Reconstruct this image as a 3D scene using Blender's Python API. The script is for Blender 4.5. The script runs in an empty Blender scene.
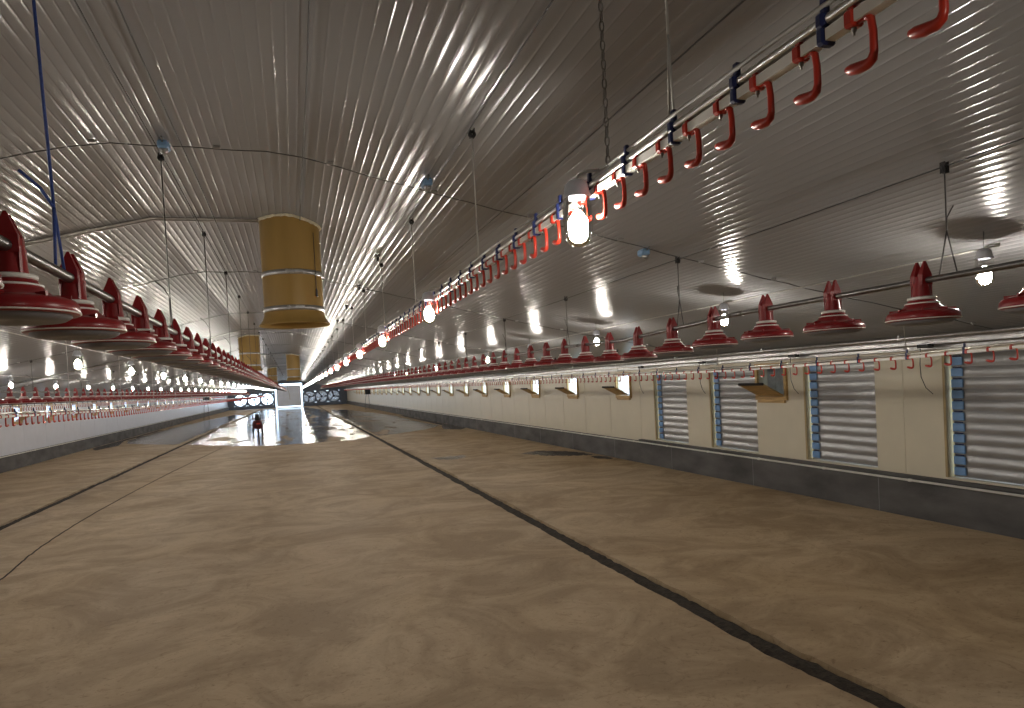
import bpy, math, random
from mathutils import Vector, Matrix
random.seed(7)
S = bpy.context.scene
C = S.collection
PI = math.pi

# ------------------------------------------------------------------ materials
MATS = {}
def nodemat(name):
    m = bpy.data.materials.new(name); m.use_nodes = True
    MATS[name] = m
    nt = m.node_tree
    return m, nt, nt.nodes['Principled BSDF']

def mat(name, col, rough=.5, metal=0., noise=0., nscale=8., bump=0., bscale=60., stretch=(1, 1, 1), spec=.5, coat=0.):
    m, nt, b = nodemat(name)
    b.inputs['Roughness'].default_value = rough
    b.inputs['Metallic'].default_value = metal
    b.inputs['Specular IOR Level'].default_value = spec
    b.inputs['Coat Weight'].default_value = coat
    b.inputs['Base Color'].default_value = (*col, 1)
    if noise or bump:
        tc = nt.nodes.new('ShaderNodeTexCoord'); mp = nt.nodes.new('ShaderNodeMapping')
        mp.inputs['Scale'].default_value = stretch
        nt.links.new(tc.outputs['Object'], mp.inputs['Vector'])
    if noise:
        n = nt.nodes.new('ShaderNodeTexNoise'); n.inputs['Scale'].default_value = nscale; n.inputs['Detail'].default_value = 6
        nt.links.new(mp.outputs['Vector'], n.inputs['Vector'])
        r = nt.nodes.new('ShaderNodeValToRGB')
        r.color_ramp.elements[0].position = .3; r.color_ramp.elements[1].position = .7
        r.color_ramp.elements[0].color = (*[c * (1 - noise) for c in col], 1)
        r.color_ramp.elements[1].color = (*[min(1, c * (1 + noise)) for c in col], 1)
        nt.links.new(n.outputs['Fac'], r.inputs['Fac']); nt.links.new(r.outputs['Color'], b.inputs['Base Color'])
    if bump:
        n2 = nt.nodes.new('ShaderNodeTexNoise'); n2.inputs['Scale'].default_value = bscale; n2.inputs['Detail'].default_value = 4
        nt.links.new(mp.outputs['Vector'], n2.inputs['Vector'])
        bp = nt.nodes.new('ShaderNodeBump'); bp.inputs['Strength'].default_value = bump; bp.inputs['Distance'].default_value = .01
        nt.links.new(n2.outputs['Fac'], bp.inputs['Height']); nt.links.new(bp.outputs['Normal'], b.inputs['Normal'])
    return m

mat('red', (.24, .008, .011), .34, noise=.08, coat=.15)
mat('red_clip', (.47, .035, .018), .3, noise=.06)
mat('white_plastic', (.86, .85, .81), .4, noise=.04)
mat('dish_grey', (.20, .20, .22), .45, noise=.05)
mat('steel', (.23, .225, .22), .34, 1., noise=.15, nscale=20)
mat('aluminium', (.72, .71, .68), .28, 1., noise=.06, nscale=20)
mat('galvanised', (.50, .50, .50), .36, .9, noise=.14, nscale=14)
mat('blade_metal', (.35, .355, .36), .32, .7, noise=.10, nscale=6, stretch=(1, .6, 4))
mat('navy', (.012, .02, .09), .4, noise=.1)
mat('blue_cord', (.03, .07, .30), .6, noise=.2, nscale=80)
mat('blue_block', (.22, .38, .60), .5, noise=.08)
mat('blue_daylight', (.20, .38, .70), .35, noise=.12)  # bluish daylight at the louvre blade ends, painted as a colour
mat('black', (.015, .015, .017), .5, noise=.2)
mat('dark_cable', (.05, .05, .055), .5, noise=.2)
mat('white_cable', (.42, .41, .39), .5, noise=.05)
mat('lamp_grey', (.66, .69, .76), .45, noise=.06)
mat('ochre', (.36, .225, .062), .38, noise=.12, nscale=5, stretch=(1, 1, .25))
mat('foam', (.72, .66, .50), .9, noise=.2, nscale=30, bump=.6, bscale=40)
mat('plywood', (.50, .33, .13), .6, noise=.22, nscale=14, stretch=(.3, .3, 3))
mat('timber', (.42, .31, .15), .6, noise=.2, nscale=10, stretch=(4, 4, .4))
mat('cream_panel', (.66, .61, .48), .35, noise=.03, nscale=3)
mat('cream_panel_bluelit', (.66, .68, .76), .35, noise=.03, nscale=3)  # cream panel of the left wall with blue daylight put into its colour
mat('door_panel', (.70, .76, .88), .4, noise=.05, nscale=2)
mat('fan_box', (.10, .12, .16), .55, noise=.2)
mat('fan_blade', (.03, .032, .045), .4, noise=.1)
mat('shutter', (.42, .43, .46), .4, noise=.06)
mat('curb', (.095, .092, .092), .8, noise=.42, nscale=2.2, bump=.35, bscale=25, stretch=(1, .6, 1.6))
mat('soil', (.034, .025, .017), .95, noise=.6, nscale=26, bump=1., bscale=50)
mat('yard', (.7, .72, .72), .9, noise=.15)
mat('maroon', (.10, .012, .018), .35, noise=.15)

# corrugated liner: satin painted steel (diffuse paint under a satin gloss that stays moderate at grazing angles)
m = bpy.data.materials.new('liner'); m.use_nodes = True; MATS['liner'] = m
nt = m.node_tree; nt.nodes.clear(); N = nt.nodes.new; L = nt.links.new
out = N('ShaderNodeOutputMaterial'); df = N('ShaderNodeBsdfDiffuse'); gl = N('ShaderNodeBsdfGlossy'); fr = N('ShaderNodeFresnel'); mn = N('ShaderNodeMath'); ms = N('ShaderNodeMixShader')
df.inputs['Color'].default_value = (.335, .338, .350, 1); fr.inputs['IOR'].default_value = 1.42
mn.operation = 'MINIMUM'; mn.inputs[1].default_value = .20
tc = N('ShaderNodeTexCoord'); mp = N('ShaderNodeMapping'); mp.inputs['Scale'].default_value = (9, .35, 9)
n = N('ShaderNodeTexNoise'); n.inputs['Scale'].default_value = 1.; n.inputs['Detail'].default_value = 5
r = N('ShaderNodeMapRange'); r.inputs['To Min'].default_value = .34; r.inputs['To Max'].default_value = .42
L(tc.outputs['Object'], mp.inputs['Vector']); L(mp.outputs['Vector'], n.inputs['Vector']); L(n.outputs['Fac'], r.inputs['Value']); L(r.outputs['Result'], gl.inputs['Roughness'])
r.inputs['To Min'].default_value = .14; r.inputs['To Max'].default_value = .20
L(fr.outputs['Fac'], mn.inputs[0]); L(mn.outputs['Value'], ms.inputs['Fac']); L(df.outputs['BSDF'], ms.inputs[1]); L(gl.outputs['BSDF'], ms.inputs[2]); L(ms.outputs['Shader'], out.inputs['Surface'])

# trowelled, dusty concrete floor
m, nt, b = nodemat('concrete')
N = nt.nodes.new; L = nt.links.new
tc = N('ShaderNodeTexCoord')
def noise(scale, detail, mscale, dist=0., rough=.6):
    mp = N('ShaderNodeMapping'); mp.inputs['Scale'].default_value = mscale
    n = N('ShaderNodeTexNoise'); n.inputs['Scale'].default_value = scale; n.inputs['Detail'].default_value = detail
    n.inputs['Distortion'].default_value = dist; n.inputs['Roughness'].default_value = rough
    L(tc.outputs['Object'], mp.inputs['Vector']); L(mp.outputs['Vector'], n.inputs['Vector'])
    return n
def ramp(src, p0, c0, p1, c1):
    r = N('ShaderNodeValToRGB'); e = r.color_ramp.elements
    e[0].position = p0; e[0].color = c0; e[1].position = p1; e[1].color = c1
    L(src, r.inputs['Fac']); return r
def mix(mode, fac, a, bb):
    x = N('ShaderNodeMix'); x.data_type = 'RGBA'; x.blend_type = mode
    if isinstance(fac, float): x.inputs['Factor'].default_value = fac
    else: L(fac, x.inputs['Factor'])
    L(a, x.inputs['A']); L(bb, x.inputs['B']); return x.outputs['Result']
big = noise(.33, 6, (1, .8, 1), .6)
base = ramp(big.outputs['Fac'], .32, (.435, .318, .185, 1), .68, (.575, .455, .310, 1))
sw = noise(1.1, 9, (.8, .9, 1), 1.4, .7)
swr = ramp(sw.outputs['Fac'],   .40, (.72, .68, .64, 1), .60, (1.05, 1.04, 1.03, 1))
c1 = mix('MULTIPLY', 1.0, base.outputs['Color'], swr.outputs['Color'])
st = noise(5.2, 10, (1, 1.1, 1), 3.0, .7)
strr = ramp(st.outputs['Fac'], .28, (.55, .49, .43, 1), .44, (1, 1, 1, 1))
c2 = mix('MULTIPLY', .9, c1, strr.outputs['Color'])
sp = noise(30., 5, (1, 1, 1), .4, .7)
spr = ramp(sp.outputs['Fac'], .26, (.45, .40, .35, 1), .42, (1, 1, 1, 1))
c3 = mix('MULTIPLY', .8, c2, spr.outputs['Color'])
L(c3, b.inputs['Base Color'])
b.inputs['Roughness'].default_value = .68
b.inputs['Specular IOR Level'].default_value = .35
bp = N('ShaderNodeBump'); bp.inputs['Strength'].default_value = .12; bp.inputs['Distance'].default_value = .01
L(st.outputs['Fac'], bp.inputs['Height']); L(bp.outputs['Normal'], b.inputs['Normal'])

# thin film of water: what lies under it shows, the surface mirrors
def water(name, tint, patch_lo, patch_hi):
    m = bpy.data.materials.new(name); m.use_nodes = True; MATS[name] = m
    nt = m.node_tree; nt.nodes.clear(); N = nt.nodes.new; L = nt.links.new
    out = N('ShaderNodeOutputMaterial'); tr = N('ShaderNodeBsdfTransparent'); gl = N('ShaderNodeBsdfGlossy'); fr = N('ShaderNodeFresnel')
    tr.inputs['Color'].default_value = tint; gl.inputs['Roughness'].default_value = .035; fr.inputs['IOR'].default_value = 1.45
    tc = N('ShaderNodeTexCoord')
    mp = N('ShaderNodeMapping'); mp.inputs['Scale'].default_value = (.9, .22, 1)
    n = N('ShaderNodeTexNoise'); n.inputs['Scale'].default_value = 1.3; n.inputs['Detail'].default_value = 5; n.inputs['Distortion'].default_value = .6
    L(tc.outputs['Object'], mp.inputs['Vector']); L(mp.outputs['Vector'], n.inputs['Vector'])
    bp = N('ShaderNodeBump'); bp.inputs['Strength'].default_value = .8; bp.inputs['Distance'].default_value = .02
    n2 = N('ShaderNodeTexNoise'); n2.inputs['Scale'].default_value = 5.; n2.inputs['Detail'].default_value = 3
    L(tc.outputs['Object'], n2.inputs['Vector']); L(n2.outputs['Fac'], bp.inputs['Height'])
    L(bp.outputs['Normal'], gl.inputs['Normal'])
    ms = N('ShaderNodeMixShader'); L(fr.outputs['Fac'], ms.inputs['Fac']); L(tr.outputs['BSDF'], ms.inputs[1]); L(gl.outputs['BSDF'], ms.inputs[2])
    # islands where the slab has dried
    clr = N('ShaderNodeBsdfTransparent')
    mr = N('ShaderNodeMapRange'); mr.inputs['From Min'].default_value = patch_lo; mr.inputs['From Max'].default_value = patch_hi
    L(n.outputs['Fac'], mr.inputs['Value'])
    m2 = N('ShaderNodeMixShader'); L(mr.outputs['Result'], m2.inputs['Fac']); L(clr.outputs['BSDF'], m2.inputs[1]); L(ms.outputs['Shader'], m2.inputs[2])
    L(m2.outputs['Shader'], out.inputs['Surface'])
water('water', (.62, .58, .54, 1), .35, .45)
water('still_water', (.62, .58, .54, 1), .18, .26)
water('damp', (.45, .42, .38, 1), .25, .32)

# clear glass of the jar lamps (thin wall: lets light through, mirrors at the edge)
m = bpy.data.materials.new('jar_glass'); m.use_nodes = True; MATS['jar_glass'] = m
nt = m.node_tree; nt.nodes.clear()
out = nt.nodes.new('ShaderNodeOutputMaterial'); tr = nt.nodes.new('ShaderNodeBsdfTransparent'); gl = nt.nodes.new('ShaderNodeBsdfGlossy')
gl.inputs['Roughness'].default_value = .05; tr.inputs['Color'].default_value = (.95, .95, .95, 1)
fr = nt.nodes.new('ShaderNodeFresnel'); fr.inputs['IOR'].default_value = 1.45
ms = nt.nodes.new('ShaderNodeMixShader')
nt.links.new(fr.outputs['Fac'], ms.inputs['Fac']); nt.links.new(tr.outputs['BSDF'], ms.inputs[1]); nt.links.new(gl.outputs['BSDF'], ms.inputs[2])
nt.links.new(ms.outputs['Shader'], out.inputs['Surface'])
BULB = 300.0
m, nt, b = nodemat('bulb')
b.inputs['Base Color'].default_value = (1, 1, 1, 1)
b.inputs['Emission Color'].default_value = (1, .92, .81, 1)
b.inputs['Emission Strength'].default_value = BULB
M = MATS

# ------------------------------------------------------------------ mesh builder
class MB:
    def __init__(s): s.v = []; s.f = []; s.mi = []; s.sm = []
    def add(s, vs, fs, mi=0, smooth=False):
        o = len(s.v); s.v += [tuple(p) for p in vs]
        for f in fs: s.f.append([i + o for i in f]); s.mi.append(mi); s.sm.append(smooth)
        return s
    def box(s, c, d, mi=0, rot=None, bev=0.):
        x, y, z = d[0] / 2, d[1] / 2, d[2] / 2
        if bev:
            b_ = min(bev, x * .9, y * .9, z * .9); vs = []
            for sx in (-1, 1):
                for sy in (-1, 1):
                    for sz in (-1, 1):
                        vs += [(sx * (x - b_), sy * (y - b_), sz * z), (sx * (x - b_), sy * y, sz * (z - b_)), (sx * x, sy * (y - b_), sz * (z - b_))]
            I = lambda a, b2, c2, k: ((a * 2 + b2) * 2 + c2) * 3 + k
            fs = []
            for q in (0, 1):
                fs.append([I(0, 0, q, 0), I(1, 0, q, 0), I(1, 1, q, 0), I(0, 1, q, 0)][::1 if q else -1])
                fs.append([I(0, q, 0, 1), I(1, q, 0, 1), I(1, q, 1, 1), I(0, q, 1, 1)][::-1 if q else 1])
                fs.append([I(q, 0, 0, 2), I(q, 1, 0, 2), I(q, 1, 1, 2), I(q, 0, 1, 2)][::1 if q else -1])
            for a in (0, 1):
                for b2 in (0, 1):
                    fs.append([I(a, b2, 0, 1), I(a, b2, 0, 2), I(a, b2, 1, 2), I(a, b2, 1, 1)][::1 if a == b2 else -1])
                    fs.append([I(a, 0, b2, 0), I(a, 0, b2, 2), I(a, 1, b2, 2), I(a, 1, b2, 0)][::-1 if a == b2 else 1])
                    fs.append([I(0, a, b2, 0), I(0, a, b2, 1), I(1, a, b2, 1), I(1, a, b2, 0)][::1 if a == b2 else -1])
                    for c2 in (0, 1):
                        t = [I(a, b2, c2, 0), I(a, b2, c2, 1), I(a, b2, c2, 2)]
                        fs.append(t)
        else:
            vs = [(a * x, b2 * y, c2 * z) for a in (-1, 1) for b2 in (-1, 1) for c2 in (-1, 1)]
            fs = [(0, 1, 3, 2), (4, 6, 7, 5), (0, 4, 5, 1), (2, 3, 7, 6), (0, 2, 6, 4), (1, 5, 7, 3)]
        if rot is not None: vs = [rot @ Vector(p) for p in vs]
        return s.add([(p[0] + c[0], p[1] + c[1], p[2] + c[2]) for p in vs], fs, mi)
    def lathe(s, prof, c=(0, 0, 0), n=24, mi=0, smooth=True, cap0=False, cap1=False, rot=None, a0=0.):
        vs = []
        for r_, z_ in prof:
            for k in range(n):
                a = a0 + 2 * PI * k / n; p = Vector((r_ * math.cos(a), r_ * math.sin(a), z_))
                if rot is not None: p = rot @ p
                vs.append((p[0] + c[0], p[1] + c[1], p[2] + c[2]))
        fs = []
        for i in range(len(prof) - 1):
            for k in range(n):
                fs.append((i * n + k, i * n + (k + 1) % n, (i + 1) * n + (k + 1) % n, (i + 1) * n + k))
        s.add(vs, fs, mi, smooth)
        o = len(s.v) - len(vs)
        if cap0: s.f.append([o + k for k in range(n)][::-1]); s.mi.append(mi); s.sm.append(False)
        if cap1: s.f.append([o + (len(prof) - 1) * n + k for k in range(n)]); s.mi.append(mi); s.sm.append(False)
        return s
    def tube(s, pts, r, n=8, mi=0, caps=True, square=False):
        pts = [Vector(p) for p in pts]; rr = r if isinstance(r, (list, tuple)) else [r] * len(pts)
        vs = []; up = None
        for i, p in enumerate(pts):
            t = (pts[min(i + 1, len(pts) - 1)] - pts[max(i - 1, 0)]).normalized()
            if up is None:
                ref = Vector((0, 0, 1)) if abs(t.z) < .9 else Vector((1, 0, 0))
                up = (ref - t * ref.dot(t)).normalized()
            else:
                up = (up - t * up.dot(t)).normalized()
            sd = t.cross(up)
            for k in range(n):
                a = 2 * PI * (k + (.5 if square else 0)) / n
                vs.append(p + (sd * math.cos(a) + up * math.sin(a)) * rr[i] * (1.414 if square else 1))
        fs = []
        for i in range(len(pts) - 1):
            for k in range(n):
                fs.append((i * n + k, (i + 1) * n + k, (i + 1) * n + (k + 1) % n, i * n + (k + 1) % n))
        o = len(s.v); s.add(vs, fs, mi, not square)
        if caps:
            s.f.append([o + k for k in range(n)]); s.mi.append(mi); s.sm.append(False)
            e = o + (len(pts) - 1) * n
            s.f.append([e + k for k in range(n)][::-1]); s.mi.append(mi); s.sm.append(False)
        return s
    def mesh(s, name, mats):
        me = bpy.data.meshes.new(name); me.from_pydata(s.v, [], s.f)
        for mm in (mats if isinstance(mats, (list, tuple)) else [mats]): me.materials.append(M[mm] if isinstance(mm, str) else mm)
        me.polygons.foreach_set('material_index', s.mi); me.polygons.foreach_set('use_smooth', s.sm)
        me.update(); return me
    def build(s, name, mats, parent=None, loc=None):
        return link(name, s.mesh(name, mats), parent, loc)

def link(name, me, parent=None, loc=None):
    o = bpy.data.objects.new(name, me); C.objects.link(o)
    if loc is not None: o.location = loc
    if parent is not None: o.parent = parent
    return o
def tag(o, label=None, cat=None, group=None, kind=None):
    if label: o['label'] = label
    if cat: o['category'] = cat
    if group: o['group'] = group
    if kind: o['kind'] = kind
    return o
def empty(name, loc, label=None, cat=None, group=None, rz=0.):
    o = bpy.data.objects.new(name, None); C.objects.link(o); o.location = loc; o.rotation_euler.z = rz
    o.empty_display_size = .05
    return tag(o, label, cat, group)
def struct(o): o['kind'] = 'structure'; return o
ORD1 = 'zeroth first second third fourth fifth sixth seventh eighth ninth tenth eleventh twelfth thirteenth fourteenth fifteenth sixteenth seventeenth eighteenth nineteenth'.split()
ORDT = {20: 'twentieth', 30: 'thirtieth', 40: 'fortieth', 50: 'fiftieth', 60: 'sixtieth', 70: 'seventieth', 80: 'eightieth', 90: 'ninetieth', 100: 'hundredth'}
TENS = {20: 'twenty', 30: 'thirty', 40: 'forty', 50: 'fifty', 60: 'sixty', 70: 'seventy', 80: 'eighty', 90: 'ninety'}
def nth(k):
    if k < 20: return ORD1[k]
    t = k // 10 * 10
    return ORDT[t] if k == t else TENS[t] + '-' + ORD1[k - t]

# ------------------------------------------------------------------ dimensions (metres; X across, Y along the house, camera at 0,0)
XL, XR, YB, YE = -7.95, 6.82, -7., 95.
XC, ZR = -.55, 3.52
def ceil_z(x):
    d = abs(x - XC)
    if d < .62: return ZR
    if d < 3.7: return ZR - (d - .62) * (ZR - 2.79) / 3.08
    return 2.79 - (d - 3.7) * (2.79 - 2.05) / 3.7
def interp(pts, y):
    if y <= pts[0][0]: return pts[0][1]
    for (a, b_), (c_, d_) in zip(pts, pts[1:]):
        if y <= c_: return b_ + (d_ - b_) * (y - a) / (c_ - a)
    return pts[-1][1]
FEED = [   # x, pipe height along y, first pan y, pan pitch, word
    (3.15, [(-7, 2.22), (4.4, 2.21), (6.3, 2.15), (8, 2.185), (15.6, 2.21), (25, 2.25), (36, 2.28), (95, 2.38)], 2.22, .628, 'right-hand'),
    (-.78, [(-7, 2.29), (5, 2.275), (95, 2.25)], 1.82, .62, 'centre'),
    (-4.70, [(-7, 2.075), (21, 2.07), (95, 2.06)], 9.72, .646, 'far left')]
DRINK = [  # x, height, first cup y, pitch, word, y end
    (1.07, [(-7, 2.47), (2, 2.462), (7, 2.442), (95, 2.43)], .95, .147, 'inner right', 82.),
    (5.60, [(-7, 1.90), (4.16, 1.87), (5.3, 1.83), (8, 1.795), (16, 1.82), (38, 1.86), (95, 1.88)], 3.83, .2, 'outer right', 82.),
    (-2.85, [(-7, 1.72), (8.6, 1.71), (13.5, 1.66), (95, 1.64)], 7.38, .19, 'inner left', 82.),
    (-7.05, [(-7, 1.80), (95, 1.80)], 20.5, .2, 'outer left', 82.)]

# ------------------------------------------------------------------ ground outside
g = MB().add([(-90, -60, -.35), (90, -60, -.35), (90, 190, -.35), (-90, 190, -.35)], [(0, 1, 2, 3)])
struct(g.build('ground', 'yard'))

# ------------------------------------------------------------------ floor slab with two long open joints
JL, JR = -4.27, 2.86
def joint_x(which, y):
    if which == 'R': return interp([(-7, 2.96), (2.9, 2.92), (3.7, 2.86), (7.2, 2.85), (16.5, 2.87), (95, 2.86)], y)
    return interp([(-7, -4.34), (12.4, -4.33), (19, -4.27), (31, -4.21), (58, -4.05), (95, -3.95)], y)
ys = [YB - .4]; y = YB - .4
while y < YE + .3:
    y += .07 if -1 < y < 14 else (.25 if y < 30 else 1.2)
    ys.append(y)
fm = MB(); rows = []
rnd = random.Random(3)
w = [0, 0, 0, 0]
for y in ys:
    w = [a * .72 + rnd.gauss(0, .0065) for a in w]
    jl, jr = joint_x('L', y), joint_x('R', y)
    hw = .10
    rows.append([(XL - .35, y, 0), (jl - hw + w[0], y, 0), (jl - hw + .015 + w[0], y, -.05), (jl + hw - .015 + w[1], y, -.05), (jl + hw + w[1], y, 0),
                 (jr - hw + w[2], y, 0), (jr - hw + .015 + w[2], y, -.05), (jr + hw - .015 + w[3], y, -.05), (jr + hw + w[3], y, 0), (XR + .35, y, 0)])
vs = [p for r_ in rows for p in r_]; fs = []
for i in range(len(rows) - 1):
    for k in range(9): fs.append((i * 10 + k, i * 10 + k + 1, (i + 1) * 10 + k + 1, (i + 1) * 10 + k))
fm.add(vs, fs)
o = len(vs)
a0, a1 = rows[0], rows[-1]
fm.add([(XL - .35, YB - .4, -.3), (XR + .35, YB - .4, -.3), (XR + .35, YE + .3, -.3), (XL - .35, YE + .3, -.3)], [(0, 3, 2, 1)])
struct(fm.build('floor', 'concrete'))
for key, sgn in (('L', 'left'), ('R', 'right')):
    s_ = MB(); vs = []; fs = []
    for i, y in enumerate(ys):
        jx = joint_x(key, y)
        for k, t in enumerate((-.09, -.045, 0, .045, .09)):
            z = -.008 - (.004 if abs(t) < .06 else .026) + rnd.gauss(0, .006)
            vs.append((jx + t + rnd.gauss(0, .004), y, min(z, -.003)))
    for i in range(len(ys) - 1):
        for k in range(4): fs.append((i * 5 + k, i * 5 + k + 1, (i + 1) * 5 + k + 1, (i + 1) * 5 + k))
    s_.add(vs, fs, 0, True)
    o = s_.build('joint_soil', 'soil')
    tag(o, 'dark gravelly soil filling the %s long open joint in the concrete floor' % sgn, 'soil', kind='stuff')

# thin curved crack on the left
pts = [(-2.98, 5.6), (-3.0, 7.0), (-3.04, 8.6), (-3.19, 10.4), (-3.21, 13.3), (-3.04, 17.8), (-2.75, 22.5), (-2.49, 26.5)]
cm = MB(); vs = []; fs = []; n = 160
def smooth_pt(t):
    f = t * (len(pts) - 1); i = min(int(f), len(pts) - 2); u = f - i
    p0, p1, p2, p3 = pts[max(i - 1, 0)], pts[i], pts[i + 1], pts[min(i + 2, len(pts) - 1)]
    return tuple(.5 * (2 * p1[k] + (p2[k] - p0[k]) * u + (2 * p0[k] - 5 * p1[k] + 4 * p2[k] - p3[k]) * u * u + (3 * p1[k] - p0[k] - 3 * p2[k] + p3[k]) * u ** 3) for k in (0, 1))
cp = [smooth_pt(i / n) for i in range(n + 1)]
cm.tube([(x + rnd.gauss(0, .004), y, -.004) for x, y in cp], .012, 6)
struct(cm.build('floor_crack', 'soil'))

# ------------------------------------------------------------------ water lying on the slab
def puddle(name, outline, matname, label, z=.004, jit=.12, sub=14, group=None):
    m_ = MB(); vs = []; k = len(outline)
    for i in range(k):
        a, b_ = Vector((*outline[i], 0)), Vector((*outline[(i + 1) % k], 0))
        for j in range(sub):
            p = a.lerp(b_, j / sub); L_ = (b_ - a).length
            vs.append((p.x + rnd.gauss(0, jit), p.y + rnd.gauss(0, jit * 1.6), z))
    m_.add(vs, [list(range(len(vs)))])
    o = m_.build(name, matname)
    me = o.data
    if me.polygons[0].normal.z < 0: me.flip_normals()
    return tag(o, label, 'puddle', group)
puddle('puddle', [(-4.05, 29.8), (-3.0, 28.2), (-1.9, 26.9), (-.8, 25.9), (.2, 25.7), (1.2, 25.9), (2.0, 25.7), (2.72, 27.0), (2.72, 45), (2.72, 70), (1.5, 88), (-3.6, 88), (-3.8, 60), (-4.05, 42)], 'water',
       'wide mirror-like puddle between the two floor joints reflecting the end door', jit=.03, sub=10)
puddle('puddle', [(3.0, 26.9), (3.9, 27.6), (5.0, 28.6), (5.7, 29.9), (6.2, 31.2), (6.0, 36), (6.2, 44), (5.6, 54), (4.6, 66), (3.4, 70), (3.0, 60), (3.0, 40)], 'water',
       'shallow bright puddle between the right floor joint and the right wall', jit=.05)
puddle('puddle', [(-7.4, 36), (-6.9, 33.4), (-5.6, 31.6), (-4.5, 30.3), (-4.42, 40), (-4.3, 52), (-4.15, 66), (-5.4, 72), (-6.6, 60), (-7.3, 48)], 'still_water',
       'shallow bright puddle between the left curb and the left floor joint', jit=.05)
puddle('puddle', [(3.25, 16.75), (3.6, 16.45), (4.0, 16.7), (4.05, 17.25), (3.6, 17.2), (3.2, 17.25)], 'still_water', 'small bright puddle beside the right floor joint', jit=.025, sub=8)
puddle('puddle', [(5.25, 16.5), (5.6, 15.7), (6.1, 15.1), (6.55, 15.0), (6.6, 15.8), (6.3, 16.4), (5.8, 16.9)], 'damp', 'dark damp patch on the floor near the right curb', jit=.035, sub=8)
puddle('puddle', [(6.35, 14.3), (6.55, 13.9), (6.66, 14.2), (6.6, 14.7), (6.4, 14.75)], 'damp', 'little dark damp spot against the right curb', jit=.02, sub=6)
puddle('puddle', [(5.75, 28.2), (6.3, 27.2), (6.70, 28.0), (6.70, 36), (6.70, 45), (6.4, 45), (6.35, 36), (6.3, 31)], 'damp', 'long dark wet strip along the foot of the right curb', jit=.02)
puddle('puddle', [(-7.75, 31.5), (-7.3, 30.2), (-7.0, 32.5), (-7.5, 36), (-7.45, 46), (-7.75, 46)], 'damp', 'long dark wet strip along the foot of the left curb', jit=.02)

# ------------------------------------------------------------------ walls
INL_R = [8.52] + [13.42 + 2.87 * k for k in range(24)]
INL_L = [4.2 + 2.86 * k for k in range(27)]
LOUV = [(4.02, 5.92), (6.88, 8.12), (9.2, 10.45), (11.2, 12.4)]
IZ0, IZ1, IW = 1.38, 1.82, .60
def wall(name, x0, x1, holes, y0, y1, z0, z1, mt):
    ysx = sorted({y0, y1, *[h[0] for h in holes], *[h[1] for h in holes]})
    zsx = sorted({z0, z1, *[h[2] for h in holes], *[h[3] for h in holes]})
    inside = lambda yy, zz: any(h[0] < yy < h[1] and h[2] < zz < h[3] for h in holes)
    m_ = MB()
    nz = len(zsx) - 1; ny = len(ysx) - 1
    solid = [[not inside((ysx[i] + ysx[i + 1]) / 2, (zsx[j] + zsx[j + 1]) / 2) for j in range(nz)] for i in range(ny)]
    for i in range(ny):
        for j in range(nz):
            if not solid[i][j]: continue
            a, b_, c_, d_ = ysx[i], ysx[i + 1], zsx[j], zsx[j + 1]
            for x in (x0, x1): m_.add([(x, a, c_), (x, b_, c_), (x, b_, d_), (x, a, d_)], [(0, 1, 2, 3) if x == x1 else (3, 2, 1, 0)])
            for di, dj, q in ((-1, 0, [(x0, a, c_), (x1, a, c_), (x1, a, d_), (x0, a, d_)]), (1, 0, [(x1, b_, c_), (x0, b_, c_), (x0, b_, d_), (x1, b_, d_)]),
                              (0, -1, [(x0, b_, c_), (x1, b_, c_), (x1, a, c_), (x0, a, c_)]), (0, 1, [(x0, a, d_), (x1, a, d_), (x1, b_, d_), (x0, b_, d_)])):
                ii, jj = i + di, j + dj
                if 0 <= ii < ny and 0 <= jj < nz and solid[ii][jj]: continue
                m_.add(q, [(0, 1, 2, 3)])
    return struct(m_.build(name, mt))
wr_h = [(a, b_, .50, 1.86) for a, b_ in LOUV] + [(y, y + IW, IZ0, IZ1) for y in INL_R]
wall('wall_right', XR, XR + .16, wr_h, YB, YE + .1, 0, 2.35, 'cream_panel')
wl_h = [(y, y + IW, IZ0, IZ1) for y in INL_L]
wall('wall_left', XL - .16, XL, wl_h, YB, YE + .1, 0, 2.35, 'cream_panel_bluelit')
m_ = MB().box(((XL + XR) / 2, YB - .1, 1.9), (XR - XL + .4, .2, 3.9)); struct(m_.build('wall_back', 'cream_panel'))
# end wall with the door and six fan openings (built in the x-z plane)
FANX = [-6.42, -4.79, -3.18, 2.0, 3.55, 5.1]; FZ = 1.17; FR = .70
DX0, DX1, DZ = -2.05, 1.0, 2.82
m_ = MB()
holes = [(x - .74, x + .74, FZ - .74, FZ + .74) for x in FANX] + [(DX0 - .15, DX1 + .15, -.02, DZ + .22)]
xsx = sorted({XL - .16, XR + .16, *[h[0] for h in holes], *[h[1] for h in holes]}); zsx = sorted({-.02, 3.7, *[h[2] for h in holes], *[h[3] for h in holes]})
for i in range(len(xsx) - 1):
    for j in range(len(zsx) - 1):
        cx, cz = (xsx[i] + xsx[i + 1]) / 2, (zsx[j] + zsx[j + 1]) / 2
        if any(h[0] < cx < h[1] and h[2] < cz < h[3] for h in holes): continue
        m_.box((cx, YE + .1, cz), (xsx[i + 1] - xsx[i], .2, zsx[j + 1] - zsx[j]))
struct(m_.build('wall_end', 'fan_box'))

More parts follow.
